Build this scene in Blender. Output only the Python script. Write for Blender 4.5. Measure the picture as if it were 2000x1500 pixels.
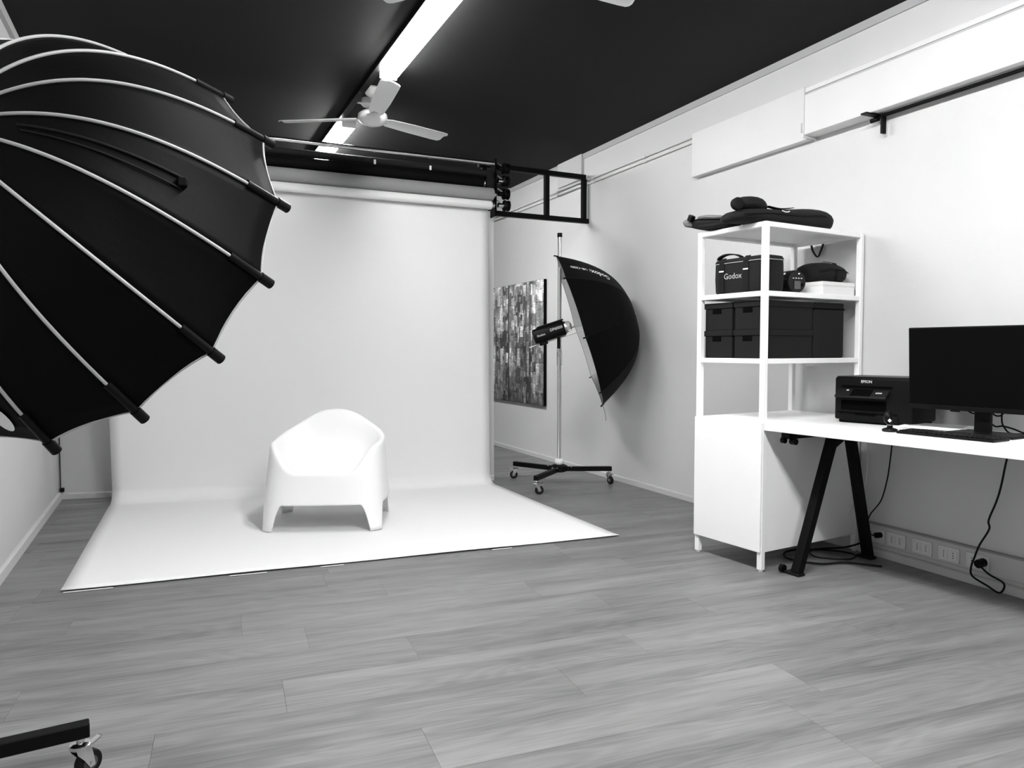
import bpy, bmesh, math, random
from mathutils import Vector, Matrix, Euler
random.seed(7)
PI = math.pi
C = bpy.context.scene.collection
for o in list(bpy.data.objects):
    bpy.data.objects.remove(o)

# ------------------------------------------------------------ camera, world, exposure
CAM_H = 1.12
cam = bpy.data.objects.new('camera', bpy.data.cameras.new('camera'))
C.objects.link(cam)
cam.location = (0, 0, CAM_H)
cam.rotation_euler = (math.radians(90 - 2.606), 0, math.radians(-24.778))
cam.data.sensor_width = 36
cam.data.lens = 26.1
cam.data.clip_start = 0.02
bpy.context.scene.camera = cam

w = bpy.data.worlds.new('world')
bpy.context.scene.world = w
w.use_nodes = True
w.node_tree.nodes['Background'].inputs[0].default_value = (.5, .5, .5, 1)
w.node_tree.nodes['Background'].inputs[1].default_value = 0.25
vs = bpy.context.scene.view_settings
vs.view_transform = 'Standard'
vs.look = 'None'
vs.gamma = 1
vs.use_curve_mapping = False
vs.exposure = 2.50
LAMP = 26.0            # radiance of the fluorescent diffusers
CEIL_Z = 2.915
LX, RX = -0.77, 3.487  # left and right wall planes

# ------------------------------------------------------------ materials
def mat(name, col, rough=.5, metal=0., spec=.5, bump=0., bscale=200., var=0., vscale=3., sheen=0., emit=None, trans=0.):
    m = bpy.data.materials.new(name)
    m.use_nodes = True
    nt = m.node_tree
    b = nt.nodes['Principled BSDF']
    c = (col, col, col, 1)
    b.inputs['Base Color'].default_value = c
    b.inputs['Roughness'].default_value = rough
    b.inputs['Metallic'].default_value = metal
    b.inputs['Specular IOR Level'].default_value = spec
    if sheen:
        b.inputs['Sheen Weight'].default_value = sheen
        b.inputs['Sheen Roughness'].default_value = .6
    if trans:
        b.inputs['Transmission Weight'].default_value = trans
    if emit is not None:
        b.inputs['Emission Color'].default_value = (1, 1, 1, 1)
        b.inputs['Emission Strength'].default_value = emit
    tc = nt.nodes.new('ShaderNodeTexCoord')
    if var:
        n = nt.nodes.new('ShaderNodeTexNoise')
        n.inputs['Scale'].default_value = vscale
        n.inputs['Detail'].default_value = 4
        nt.links.new(tc.outputs['Object'], n.inputs['Vector'])
        mr = nt.nodes.new('ShaderNodeMapRange')
        mr.inputs['To Min'].default_value = col * (1 - var)
        mr.inputs['To Max'].default_value = min(1, col * (1 + var))
        nt.links.new(n.outputs['Fac'], mr.inputs['Value'])
        nt.links.new(mr.outputs['Result'], b.inputs['Base Color'])
    if bump:
        n = nt.nodes.new('ShaderNodeTexNoise')
        n.inputs['Scale'].default_value = bscale
        nt.links.new(tc.outputs['Object'], n.inputs['Vector'])
        bp = nt.nodes.new('ShaderNodeBump')
        bp.inputs['Strength'].default_value = bump
        bp.inputs['Distance'].default_value = .002
        nt.links.new(n.outputs['Fac'], bp.inputs['Height'])
        nt.links.new(bp.outputs['Normal'], b.inputs['Normal'])
    return m

M = {}
M['wall'] = mat('wall_paint', .60, .85, bump=.25, bscale=120, var=.03, vscale=1.5)
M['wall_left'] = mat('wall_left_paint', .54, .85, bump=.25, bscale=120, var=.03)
M['ceiling'] = mat('ceiling_black_paint', .0062, .7, spec=.15, bump=.2, bscale=60, var=.1)
M['cove'] = mat('ceiling_trim_paint', .42, .7, var=.04)
M['skirt'] = mat('skirting_paint', .58, .5, var=.04)
M['trunk'] = mat('trunking_grey', .50, .5, var=.03)
M['white_metal'] = mat('white_powder_coat', .88, .4, bump=.1, bscale=400)
M['white_lam'] = mat('white_laminate', .86, .45, var=.02)
M['panelwhite'] = mat('boxing_white', .66, .6, var=.02)
M['plastic_white'] = mat('chair_plastic', .90, .42, bump=.15, bscale=500)
M['paper'] = mat('seamless_paper', .80, .9, bump=.1, bscale=80, var=.015, vscale=1.)
M['paper_grey'] = mat('grey_paper_roll', .27, .8, var=.05)
M['paper_black'] = mat('black_paper_roll', .002, .7, spec=.1)
M['paper_dark'] = mat('charcoal_paper_roll', .012, .7, spec=.2)
M['black_metal'] = mat('black_powder_coat', .0025, .5, spec=.12)
M['black_plastic'] = mat('black_plastic', .003, .42, spec=.13)
M['grey_plastic'] = mat('dark_grey_plastic', .010, .4, spec=.2)
M['mid_plastic'] = mat('grey_display', .08, .3)
M['fabric_black'] = mat('softbox_nylon', .0015, .6, spec=.07, bump=.35, bscale=60, sheen=.0)
M['bag'] = mat('bag_nylon', .006, .8, spec=.2, bump=.8, bscale=90, var=.3, vscale=9, sheen=.02)
M['bag_grey'] = mat('grey_pouch_fabric', .16, .8, bump=.8, bscale=70, var=.6, vscale=12)
M['webbing'] = mat('webbing', .003, .7, spec=.2)
M['pipe_white'] = mat('reflective_piping', .36, .5)
M['silver'] = mat('silver_lining', .62, .32, metal=.85, bump=.6, bscale=30)
M['diffuser'] = mat('diffuser_cloth', .8, .8)
M['chrome'] = mat('chrome', .72, .16, metal=1.)
M['steel'] = mat('brushed_steel', .62, .3, metal=1.)
M['carton'] = mat('charcoal_board_box', .010, .75, spec=.15, var=.12, vscale=5)
M['hole'] = mat('hand_hole_black', .001, .9, spec=.05)
M['rubber'] = mat('rubber', .004, .6, spec=.2)
M['wheel'] = mat('grey_wheel', .05, .5)
M['print_white'] = mat('white_print', .85, .6)
M['print_grey'] = mat('grey_print', .45, .6)
M['screen'] = mat('monitor_screen', .0015, .5, spec=.05)
M['fan_white'] = mat('fan_enamel', .72, .35)
M['tube'] = mat('lit_diffuser', .9, .5, emit=LAMP * .72)
M['tube_far'] = mat('lit_diffuser_far', .9, .5, emit=LAMP * 1.25)
M['tube_near'] = mat('lit_diffuser_near', .9, .5, emit=LAMP * 1.5)  # near lamps, set stronger than the rest of the row
M['glass'] = mat('flash_glass', .9, .15, trans=.8)
M['sock'] = mat('socket_plastic', .66, .4)
M['key'] = mat('keycap', .005, .5, spec=.2)
M['cardwhite'] = mat('white_carton', .75, .7)

def plank_mat():
    m = bpy.data.materials.new('oak_plank')
    m.use_nodes = True
    nt = m.node_tree
    N, L = nt.nodes.new, nt.links.new
    b = nt.nodes['Principled BSDF']
    tc = N('ShaderNodeTexCoord')
    oi = N('ShaderNodeObjectInfo')
    # offset the grain per plank
    comb = N('ShaderNodeCombineXYZ')
    mul = N('ShaderNodeMath'); mul.operation = 'MULTIPLY'; mul.inputs[1].default_value = 37.
    L(oi.outputs['Random'], mul.inputs[0])
    for k in range(3):
        L(mul.outputs[0], comb.inputs[k])
    add = N('ShaderNodeVectorMath'); add.operation = 'ADD'
    L(tc.outputs['Object'], add.inputs[0]); L(comb.outputs[0], add.inputs[1])
    # cathedral grain: contour lines of stretched noise
    mp = N('ShaderNodeMapping'); mp.inputs['Scale'].default_value = (.9, 5.5, 1)
    L(add.outputs[0], mp.inputs['Vector'])
    n1 = N('ShaderNodeTexNoise'); n1.inputs['Scale'].default_value = 1.; n1.inputs['Detail'].default_value = 2.5; n1.inputs['Roughness'].default_value = .45
    L(mp.outputs[0], n1.inputs['Vector'])
    m1 = N('ShaderNodeMath'); m1.operation = 'MULTIPLY'; m1.inputs[1].default_value = 95.
    L(n1.outputs['Fac'], m1.inputs[0])
    s1 = N('ShaderNodeMath'); s1.operation = 'SINE'
    L(m1.outputs[0], s1.inputs[0])
    # fine pores
    mp2 = N('ShaderNodeMapping'); mp2.inputs['Scale'].default_value = (5, 110, 1)
    L(add.outputs[0], mp2.inputs['Vector'])
    n2 = N('ShaderNodeTexNoise'); n2.inputs['Scale'].default_value = 1.; n2.inputs['Detail'].default_value = 4
    L(mp2.outputs[0], n2.inputs['Vector'])
    # broad streaks
    mp3 = N('ShaderNodeMapping'); mp3.inputs['Scale'].default_value = (1.1, 12, 1)
    L(add.outputs[0], mp3.inputs['Vector'])
    n3 = N('ShaderNodeTexNoise'); n3.inputs['Scale'].default_value = 1.; n3.inputs['Detail'].default_value = 3
    L(mp3.outputs[0], n3.inputs['Vector'])
    # value = base + a*sin + b*(n2-.5) + c*(n3-.5) + d*(rand-.5)
    def madd(x, k, y):
        a = N('ShaderNodeMath'); a.operation = 'MULTIPLY_ADD'
        L(x, a.inputs[0]); a.inputs[1].default_value = k
        if isinstance(y, float): a.inputs[2].default_value = y
        else: L(y, a.inputs[2])
        return a.outputs[0]
    v = madd(s1.outputs[0], .012, FLOOR_BASE - .06 - .10 - .0175)
    v = madd(n2.outputs['Fac'], .12, v)
    v = madd(n3.outputs['Fac'], .20, v)
    v = madd(oi.outputs['Random'], .035, v)
    L(v, b.inputs['Base Color'])
    b.inputs['Roughness'].default_value = .42
    b.inputs['Specular IOR Level'].default_value = .45
    bp = N('ShaderNodeBump'); bp.inputs['Strength'].default_value = .25; bp.inputs['Distance'].default_value = .002
    L(n2.outputs['Fac'], bp.inputs['Height']); L(bp.outputs['Normal'], b.inputs['Normal'])
    return m
FLOOR_BASE = .175
M['plank'] = plank_mat()

def picture_mat():
    """black and white aerial view of a dense city, made of stretched blocks"""
    m = bpy.data.materials.new('city_print')
    m.use_nodes = True
    nt = m.node_tree
    N, L = nt.nodes.new, nt.links.new
    b = nt.nodes['Principled BSDF']
    tc = N('ShaderNodeTexCoord')
    sep = N('ShaderNodeSeparateXYZ'); L(tc.outputs['Object'], sep.inputs[0])
    uv = N('ShaderNodeCombineXYZ'); L(sep.outputs['Y'], uv.inputs[0]); L(sep.outputs['Z'], uv.inputs[1])
    def brick(w_, h_, off, mort):
        mp = N('ShaderNodeMapping'); mp.inputs['Location'].default_value = (off, off * 1.7, 0); mp.inputs['Rotation'].default_value = (0, 0, PI / 2)
        L(uv.outputs[0], mp.inputs['Vector'])
        v = N('ShaderNodeTexBrick'); v.inputs['Scale'].default_value = 1.
        v.inputs['Color1'].default_value = (0, 0, 0, 1); v.inputs['Color2'].default_value = (1, 1, 1, 1); v.inputs['Mortar'].default_value = (0, 0, 0, 1)
        v.inputs['Mortar Size'].default_value = mort; v.inputs['Brick Width'].default_value = w_; v.inputs['Row Height'].default_value = h_
        v.offset = .37; v.squash = 1.6; v.squash_frequency = 3
        L(mp.outputs[0], v.inputs['Vector'])
        s_ = N('ShaderNodeSeparateXYZ'); L(v.outputs['Color'], s_.inputs[0])
        return s_.outputs['X']
    def ma(op, x, y):
        q = N('ShaderNodeMath'); q.operation = op
        for i, s in enumerate((x, y)):
            if isinstance(s, (int, float)): q.inputs[i].default_value = s
            else: L(s, q.inputs[i])
        return q.outputs[0]
    t = ma('MULTIPLY', ma('POWER', brick(.31, .17, .3, .004), 2.), .22)
    t = ma('ADD', t, ma('MULTIPLY', ma('POWER', brick(.12, .075, 1.1, .003), 3.), .38))
    t = ma('ADD', t, ma('MULTIPLY', ma('POWER', brick(.055, .04, 2.7, .002), 3.), .30))
    nz = N('ShaderNodeTexNoise'); nz.inputs['Scale'].default_value = 3.2; nz.inputs['Detail'].default_value = 5.
    L(uv.outputs[0], nz.inputs['Vector'])
    t = ma('MULTIPLY', t, ma('MULTIPLY', ma('POWER', nz.outputs['Fac'], 2.2), 5.5))
    t = ma('MULTIPLY', t, ma('ADD', .45, ma('MULTIPLY', brick(.022, .016, .9, .003), .9)))
    # avenues
    saw = N('ShaderNodeMath'); saw.operation = 'PINGPONG'; L(sep.outputs['Y'], saw.inputs[0]); saw.inputs[1].default_value = .27
    st = ma('GREATER_THAN', saw.outputs[0], .02)
    t = ma('MULTIPLY', t, ma('ADD', ma('MULTIPLY', st, .8), .2))
    # top of the print is paler (distance), bottom darker: this is in the printed picture itself
    g = N('ShaderNodeMapRange'); g.inputs['From Min'].default_value = -.65; g.inputs['From Max'].default_value = .65
    g.inputs['To Min'].default_value = .25; g.inputs['To Max'].default_value = 1.1
    L(sep.outputs['Z'], g.inputs['Value'])
    t = ma('MULTIPLY', ma('MULTIPLY', t, 2.2), g.outputs[0])
    t = ma('ADD', t, ma('MULTIPLY', g.outputs[0], .06))
    L(t, b.inputs['Base Color'])
    b.inputs['Roughness'].default_value = .6
    return m
M['print'] = picture_mat()

# ------------------------------------------------------------ mesh helpers
class MB:
    def __init__(self):
        self.bm = bmesh.new()
    def box(self, c, s, R=None, bev=0., seg=2):
        c = Vector(c); hs = Vector(s) * .5
        vs_ = []
        for x in (-1, 1):
            for y in (-1, 1):
                for z in (-1, 1):
                    p = Vector((x * hs.x, y * hs.y, z * hs.z))
                    if R is not None: p = R @ p
                    vs_.append(self.bm.verts.new(c + p))
        fs = []
        for q in ((0, 1, 3, 2), (4, 6, 7, 5), (0, 4, 5, 1), (2, 3, 7, 6), (0, 2, 6, 4), (1, 5, 7, 3)):
            fs.append(self.bm.faces.new([vs_[i] for i in q]))
        if bev:
            es = {e for f in fs for e in f.edges}
            bmesh.ops.bevel(self.bm, geom=list(es), offset=bev, segments=seg, profile=.5, affect='EDGES')
        return self
    def ring(self, c, a, b, r, n, sq=2.):
        out = []
        for i in range(n):
            t = 2 * PI * i / n
            ct, st = math.cos(t), math.sin(t)
            if sq != 2.:
                k = (abs(ct) ** sq + abs(st) ** sq) ** (-1 / sq)
                ct, st = ct * k, st * k
            ra, rb = r if isinstance(r, (tuple, list)) else (r, r)
            out.append(self.bm.verts.new(Vector(c) + a * ct * ra + b * st * rb))
        return out
    def skin(self, rings, cap=True, closed=False):
        n = len(rings[0])
        R_ = rings + ([rings[0]] if closed else [])
        for r0, r1 in zip(R_[:-1], R_[1:]):
            for i in range(n):
                self.bm.faces.new((r0[i], r0[(i + 1) % n], r1[(i + 1) % n], r1[i]))
        if cap and not closed:
            self.bm.faces.new(list(reversed(rings[0])))
            self.bm.faces.new(rings[-1])
        return self
    def cyl(self, p0, p1, r, r1=None, n=20):
        p0, p1 = Vector(p0), Vector(p1)
        d = (p1 - p0).normalized()
        a = d.orthogonal().normalized(); b = d.cross(a)
        self.skin([self.ring(p0, a, b, r, n), self.ring(p1, a, b, r if r1 is None else r1, n)])
        return self
    def lathe(self, p0, d, prof, n=28):
        """prof: (distance along d, radius)"""
        p0, d = Vector(p0), Vector(d).normalized()
        a = d.orthogonal().normalized(); b = d.cross(a)
        self.skin([self.ring(p0 + d * h, a, b, max(r, 1e-4), n) for h, r in prof])
        return self
    def tube(self, pts, r, n=10, closed=False):
        pts = [Vector(p) for p in pts]
        m = len(pts)
        rings = []
        prev = None
        for i in range(m):
            if closed: d = pts[(i + 1) % m] - pts[i - 1]
            else: d = pts[min(i + 1, m - 1)] - pts[max(i - 1, 0)]
            d.normalize()
            if prev is None: a = d.orthogonal().normalized()
            else:
                a = prev - d * prev.dot(d)
                a = a.normalized() if a.length > 1e-6 else d.orthogonal().normalized()
            prev = a
            rings.append(self.ring(pts[i], a, d.cross(a), r, n))
        self.skin(rings, closed=closed)
        return self
    def ribbon(self, pts, wdir, w, t):
        """flat strap along pts, width along wdir"""
        wdir = Vector(wdir).normalized()
        pts = [Vector(p) for p in pts]
        rings = []
        for i in range(len(pts)):
            d = (pts[min(i + 1, len(pts) - 1)] - pts[max(i - 1, 0)]).normalized()
            nn = d.cross(wdir).normalized()
            rings.append([self.bm.verts.new(pts[i] + wdir * sx * w / 2 + nn * sy * t / 2) for sx, sy in ((-1, -1), (1, -1), (1, 1), (-1, 1))])
        self.skin(rings)
        return self
    def prism(self, poly, p0, ax, ay, depth):
        """polygon poly in plane (ax, ay) from p0, extruded along ax x ay"""
        p0, ax, ay = Vector(p0), Vector(ax), Vector(ay)
        nrm = ax.cross(ay).normalized() * depth
        a = [self.bm.verts.new(p0 + ax * x + ay * y) for x, y in poly]
        b = [self.bm.verts.new(v.co + nrm) for v in a]
        self.skin([a, b])
        return self
    def grid(self, rows):
        vv = [[self.bm.verts.new(p) for p in r] for r in rows]
        for i in range(len(vv) - 1):
            for j in range(len(vv[0]) - 1):
                self.bm.faces.new((vv[i][j], vv[i][j + 1], vv[i + 1][j + 1], vv[i + 1][j]))
        return self
    def build(self, name, m, parent=None, smooth=False, sharp=40, solid=0., subsurf=0):
        bm = self.bm
        bmesh.ops.recalc_face_normals(bm, faces=bm.faces)
        me = bpy.data.meshes.new(name)
        bm.to_mesh(me); bm.free()
        if isinstance(m, str): m = M[m]
        me.materials.append(m)
        if smooth:
            me.shade_smooth()
            me.set_sharp_from_angle(angle=math.radians(sharp))
        o = bpy.data.objects.new(name, me)
        C.objects.link(o)
        if parent is not None: o.parent = parent
        if solid:
            s = o.modifiers.new('s', 'SOLIDIFY'); s.thickness = solid; s.offset = -1
        if subsurf:
            s = o.modifiers.new('ss', 'SUBSURF'); s.levels = subsurf; s.render_levels = subsurf
        return o

def tag(o, label, cat, group=None):
    o['label'] = label; o['category'] = cat
    if group: o['group'] = group
    return o
def empty(name, loc=(0, 0, 0), rz=0., parent=None):
    o = bpy.data.objects.new(name, None)
    o.empty_display_size = .1
    C.objects.link(o)
    o.location = loc; o.rotation_euler = (0, 0, rz)
    if parent: o.parent = parent
    return o
def structure(o):
    o['kind'] = 'structure'
    return o
def children(o): return [c for c in bpy.data.objects if c.parent == o]
def copy_tree(o, parent=None):
    c = o.copy(); C.objects.link(c)
    if parent: c.parent = parent
    for ch in children(o): copy_tree(ch, c)
    return c
def catmull(pts, k=8):
    pts = [Vector(p) for p in pts]
    P = [pts[0] * 2 - pts[1]] + pts + [pts[-1] * 2 - pts[-2]]
    out = []
    for i in range(1, len(P) - 2):
        for j in range(k):
            t = j / k
            a, b, c, d = P[i - 1], P[i], P[i + 1], P[i + 2]
            out.append(.5 * ((2 * b) + (c - a) * t + (2 * a - 5 * b + 4 * c - d) * t * t + (3 * b - a - 3 * c + d) * t ** 3))
    out.append(pts[-1])
    return out
def text_data(s, size, spacing=1., bold=0.):
    cu = bpy.data.curves.new('lettering_tmp', 'FONT')
    cu.body = s; cu.size = size; cu.align_x = 'CENTER'; cu.align_y = 'CENTER'; cu.space_character = spacing
    cu.offset = bold; cu.resolution_u = 3
    o = bpy.data.objects.new('lettering_tmp', cu)
    C.objects.link(o)
    dg = bpy.context.evaluated_depsgraph_get()
    me = bpy.data.meshes.new_from_object(o.evaluated_get(dg))
    vs_ = [v.co.copy() for v in me.vertices]; fs = [tuple(p.vertices) for p in me.polygons]
    bpy.data.objects.remove(o); bpy.data.curves.remove(cu); bpy.data.meshes.remove(me)
    return vs_, fs
def lettering(s, size, fmap, m, parent, spacing=1., bold=0.):
    vs_, fs = text_data(s, size, spacing, bold)
    me = bpy.data.meshes.new('lettering')
    me.from_pydata([fmap(v.x, v.y) for v in vs_], [], fs)
    me.materials.append(M[m])
    o = bpy.data.objects.new('lettering', me)
    C.objects.link(o)
    if parent is not None: o.parent = parent
    return o

# ------------------------------------------------------------ room shell
Y0, Y1 = -3.2, 10.5
structure(MB().box(((LX + RX) / 2, (Y0 + Y1) / 2, CEIL_Z + .05), (RX - LX + .4, Y1 - Y0 + .4, .1)).build('ceiling', 'ceiling'))
wr = structure(MB().box((RX + .1, (Y0 + Y1) / 2, CEIL_Z / 2), (.2, Y1 - Y0, CEIL_Z)).build('wall_right', 'wall'))
wl = structure(MB().box((LX - .1, (Y0 + Y1) / 2, CEIL_Z / 2), (.2, Y1 - Y0, CEIL_Z)).build('wall_left', 'wall_left'))
structure(MB().box(((LX + RX) / 2, Y1 + .1, CEIL_Z / 2), (RX - LX + .4, .2, CEIL_Z)).build('wall_back', 'wall'))
structure(MB().box(((LX + RX) / 2, Y0 - .1, CEIL_Z / 2), (RX - LX + .4, .2, CEIL_Z)).build('wall_front', mat('dark_rear_wall', .06, .8)))
# partition behind the paper, slightly askew
PL, PR = Vector((LX, 6.46, 0)), Vector((2.526, 5.845, 0))
pd = (PR - PL).normalized(); pn = Vector((-pd.y, pd.x, 0))
PH = 2.30
mb = MB(); mb.prism([(0, 0), ((PR - PL).length, 0), ((PR - PL).length, .12), (0, .12)], PL, pd, pn, PH)
structure(mb.build('wall_partition', 'wall'))

# floor: slab and single planks laid slightly askew to the walls
fl = structure(MB().box(((LX + RX) / 2, (Y0 + Y1) / 2, -.06), (RX - LX + .4, Y1 - Y0 + .4, .1)).build('floor', mat('subfloor', .05, .9)))
ang = math.radians(-4.0)
ex, ey = Vector((math.cos(ang), math.sin(ang), 0)), Vector((-math.sin(ang), math.cos(ang), 0))
def clip(poly, f):
    out = []
    for i in range(len(poly)):
        a, b = poly[i], poly[(i + 1) % len(poly)]
        fa, fb = f(a), f(b)
        if fa >= 0: out.append(a)
        if fa * fb < 0: out.append(a + (b - a) * (fa / (fa - fb)))
    return out
PW, PLEN = .2375, 1.285
orig = Vector((.475, 3.035, 0))
known = {0: 0.0, 1: .365, 2: -.115, 3: -.485, 4: .25}
FY0, FY1 = .2, 9.3
for r in range(-28, 16):
    j0 = known.get(r, random.uniform(0, PLEN))
    for q in range(-4, 5):
        a = j0 + q * PLEN; b = a + PLEN
        g = .0004
        quad = [orig + ex * x + ey * (-y) for x, y in ((a + g, r * PW + g), (b - g, r * PW + g), (b - g, (r + 1) * PW - g), (a + g, (r + 1) * PW - g))]
        quad = clip(quad, lambda p: p.x - LX - .001)
        if quad: quad = clip(quad, lambda p: RX - .001 - p.x)
        if quad: quad = clip(quad, lambda p: p.y - FY0)
        if quad: quad = clip(quad, lambda p: FY1 - p.y)
        if len(quad) < 3: continue
        cen = sum(quad, Vector()) / len(quad)
        mb = MB()
        loc = [Vector(((p - cen).dot(ex), (p - cen).dot(ey), 0)) for p in quad]
        top = [mb.bm.verts.new(p) for p in loc]
        bot = [mb.bm.verts.new(p + Vector((0, 0, -.009))) for p in loc]
        mb.skin([top, bot])
        o = mb.build('plank', 'plank', fl)
        o.location = cen; o.rotation_euler = (0, 0, ang)
for (ya, yb) in ((Y0, FY0), (FY1, Y1)):
    MB().box(((LX + RX) / 2, (ya + yb) / 2, -.0055), (RX - LX, yb - ya, .009)).build('floor_surface', 'plank', fl)

# skirtings
def skirting(name, a, b, nrm, h=.045, t=.014):
    a, b, nrm = Vector(a), Vector(b), Vector(nrm).normalized()
    d = (b - a)
    mb = MB()
    mb.prism([(0, 0), (t, 0), (t, h - .008), (t * .4, h), (0, h)], a, nrm, Vector((0, 0, 1)), d.length if nrm.cross(Vector((0, 0, 1))).dot(d) > 0 else -d.length)
    return structure(mb.build(name, 'skirt'))
skirting('baseboard_right', (RX, Y0, 0), (RX, Y1, 0), (-1, 0, 0))
skirting('baseboard_left', (LX, Y0, 0), (LX, 6.45, 0), (1, 0, 0), h=.06, t=.02)
skirting('baseboard_back', PL - pn * 0 + pd * .02, PR - pd * .002, -pn, h=.045)
# grey coving strips under the ceiling
structure(MB().box((RX - .006, (Y0 + Y1) / 2, CEIL_Z - .023), (.012, Y1 - Y0, .046)).build('trim_1', 'cove'))
structure(MB().box((LX + .012, (Y0 + Y1) / 2, CEIL_Z - .028), (.024, Y1 - Y0, .056)).build('trim_2', 'cove'))
# shallow piers on the right wall, beyond the steel frame
structure(MB().box((RX - .012, 6.21, (CEIL_Z + 2.69) / 2), (.030, .46, CEIL_Z - 2.69)).build('trim_3', 'wall_left'))
structure(MB().box((RX - .012, 7.75, (CEIL_Z + 2.69) / 2), (.030, .34, CEIL_Z - 2.69)).build('trim_4', 'wall_left'))

# surface conduits
for z, nm, lb in ((2.662, 'upper', 'upper of two thin white cable conduits running high along the right wall'), (2.625, 'lower', 'lower of two thin white cable conduits running high along the right wall')):
    t = empty('cable_conduit', (RX - .014, 7.0, z))
    tag(t, lb, 'conduit', 'cable conduits on the right wall')
    mb = MB(); pts = [(0, -2.62, 0), (0, -1.05, 0), (-.010, -1.0, 0), (-.028, -.98, .0), (-.028, -.58, .0), (-.0, -.54, 0), (0, .56, 0), (-.028, .6, 0), (-.028, .94, 0), (0, .98, 0), (0, 3.4, 0)]
    mb.tube(pts, .0085, 8); mb.build('pipe', 'panelwhite', t, True)
    for y in (-2.0, -1.2, -.2, .4, 1.5):
        MB().box((0.002, y, 0), (.024, .018, .026), bev=.003).build('pipe_clip', 'panelwhite', t)

# boxings (shutter housings) high on the right wall
t = empty('wall_boxing', (RX, 3.83, 2.36))
tag(t, 'shallow white boxing panel high on right wall, nearer the steel frame', 'boxing')
MB().box((-.027, 0, .155), (.054, 1.06, .31), bev=.003).build('panel', 'panelwhite', t)
MB().box((-.058, -.512, .075), (.010, .036, .055), bev=.002).build('latch_recess', 'cove', t)
t = empty('shutter_box', (RX, 1.77, 2.372))
tag(t, 'long deep white shutter box high on the right wall above the monitor', 'shutter box')
MB().box((-.052, 0, .115), (.104, 3.0, .23), bev=.004).build('body', 'panelwhite', t)
MB().box((-.046, 0, .2365), (.092, 3.0, .013)).build('groove', 'cove', t)
MB().box((-.050, 0, .257), (.100, 3.0, .028), bev=.003).build('top_rail', 'panelwhite', t)
MB().box((-.055, 1.503, .13), (.11, .008, .29), bev=.002).build('end_cap', 'panelwhite', t)
t = empty('curtain_rail', (3.447, 2.79, 2.358))
tag(t, 'thin black rail under the white shutter box at upper right', 'rail')
MB().cyl((0, .03, 0), (0, -2.3, 0), .0095).build('rod', 'black_metal', t, True)
mb = MB().box((-.035, .035, .006), (.145, .035, .008)); mb.box((.0, .0, -.045), (.03, .012, .10)); mb.build('bracket', 'black_metal', t)
MB().cyl((.0, .075, -.01), (.0, .03, -.01), .012).build('knob', 'black_plastic', t, True)
for y in (-1.2, -2.2):
    MB().box((-.01, y, .010), (.09, .03, .006)).build('bracket', 'black_metal', t)

# ------------------------------------------------------------ lights on the ceiling, fans
RXL = 1.30
mb = MB().box((1.225, 3.0, CEIL_Z - .02), (.045, 9.0, .04))
tag(mb.build('cable_trunking', 'black_plastic'), 'long dark cable trunking running along the black ceiling beside the lights', 'trunking')
def batten(y0, y1, lb, tube='tube'):
    t = empty('ceiling_light', (RXL, (y0 + y1) / 2, CEIL_Z))
    tag(t, lb, 'light', 'fluorescent ceiling lights in one row')
    L_ = y1 - y0
    MB().box((0, 0, -.016), (.12, L_, .030), bev=.004).build('housing', 'white_metal', t)
    MB().box((0, 0, -.052), (.105, L_ - .02, .040), bev=.012, seg=3).build('lit_tube_cover', tube, t)
    for s in (-1, 1):
        MB().box((0, s * (L_ / 2 - .004), -.05), (.112, .012, .046), bev=.004).build('end_cap', 'white_metal', t)
batten(5.83, 7.05, 'far lit ceiling light seen between the fan and the metal tube', 'tube_far')
batten(3.42, 4.70, 'large lit ceiling light between the two ceiling fans')
batten(1.05, 2.30, 'lit ceiling light above the photographer, out of the picture', 'tube_near')
batten(-1.2, 0.05, 'lit ceiling light behind the photographer, out of the picture', 'tube_near')

# small junction spot beside the fan
t = empty('junction_box', (1.32, 5.33, CEIL_Z))
tag(t, 'small round white junction box on the ceiling behind the fan', 'junction box')
MB().lathe((0, 0, 0), (0, 0, -1), [(0, .045), (.04, .045), (.055, .03), (.056, 0)]).build('body', 'fan_white', t, True)
MB().box((-.05, 0, -.025), (.05, .03, .03), bev=.004).build('cable_inlet', 'steel', t)

def blade_mesh(root, a, L_, r0, pitch, zb):
    d = Vector((math.cos(a), math.sin(a), 0)); s = Vector((-d.y, d.x, 0))
    up = Vector((0, 0, 1))
    sp = (s * math.cos(pitch) + up * math.sin(pitch))
    nn = d.cross(sp)
    mb = MB()
    prof = [(r0, .036), (r0 + .05, .050), (r0 + .25, .060), (L_ - .06, .064), (L_ - .018, .062), (L_ - .004, .052), (L_, .034)]
    rings = []
    for r, w in prof:
        cz = zb + (r - r0) * .03
        c = d * r + up * cz
        rings.append([mb.bm.verts.new(c + sp * x * w + nn * (y * .003 + .008 * (1 - x * x))) for x, y in ((-1, -1), (-.5, -1), (0, -1), (.5, -1), (1, -1), (1, 1), (.5, 1), (0, 1), (-.5, 1), (-1, 1))])
    mb.skin(rings)
    bl = mb.build('blade', 'fan_white', root, True, 50)
    MB().box(d * (r0 - .02) + up * zb, (.09, .035, .006), R=Matrix.Rotation(a, 3, 'Z')).build('blade_iron', 'fan_white', root)
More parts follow.
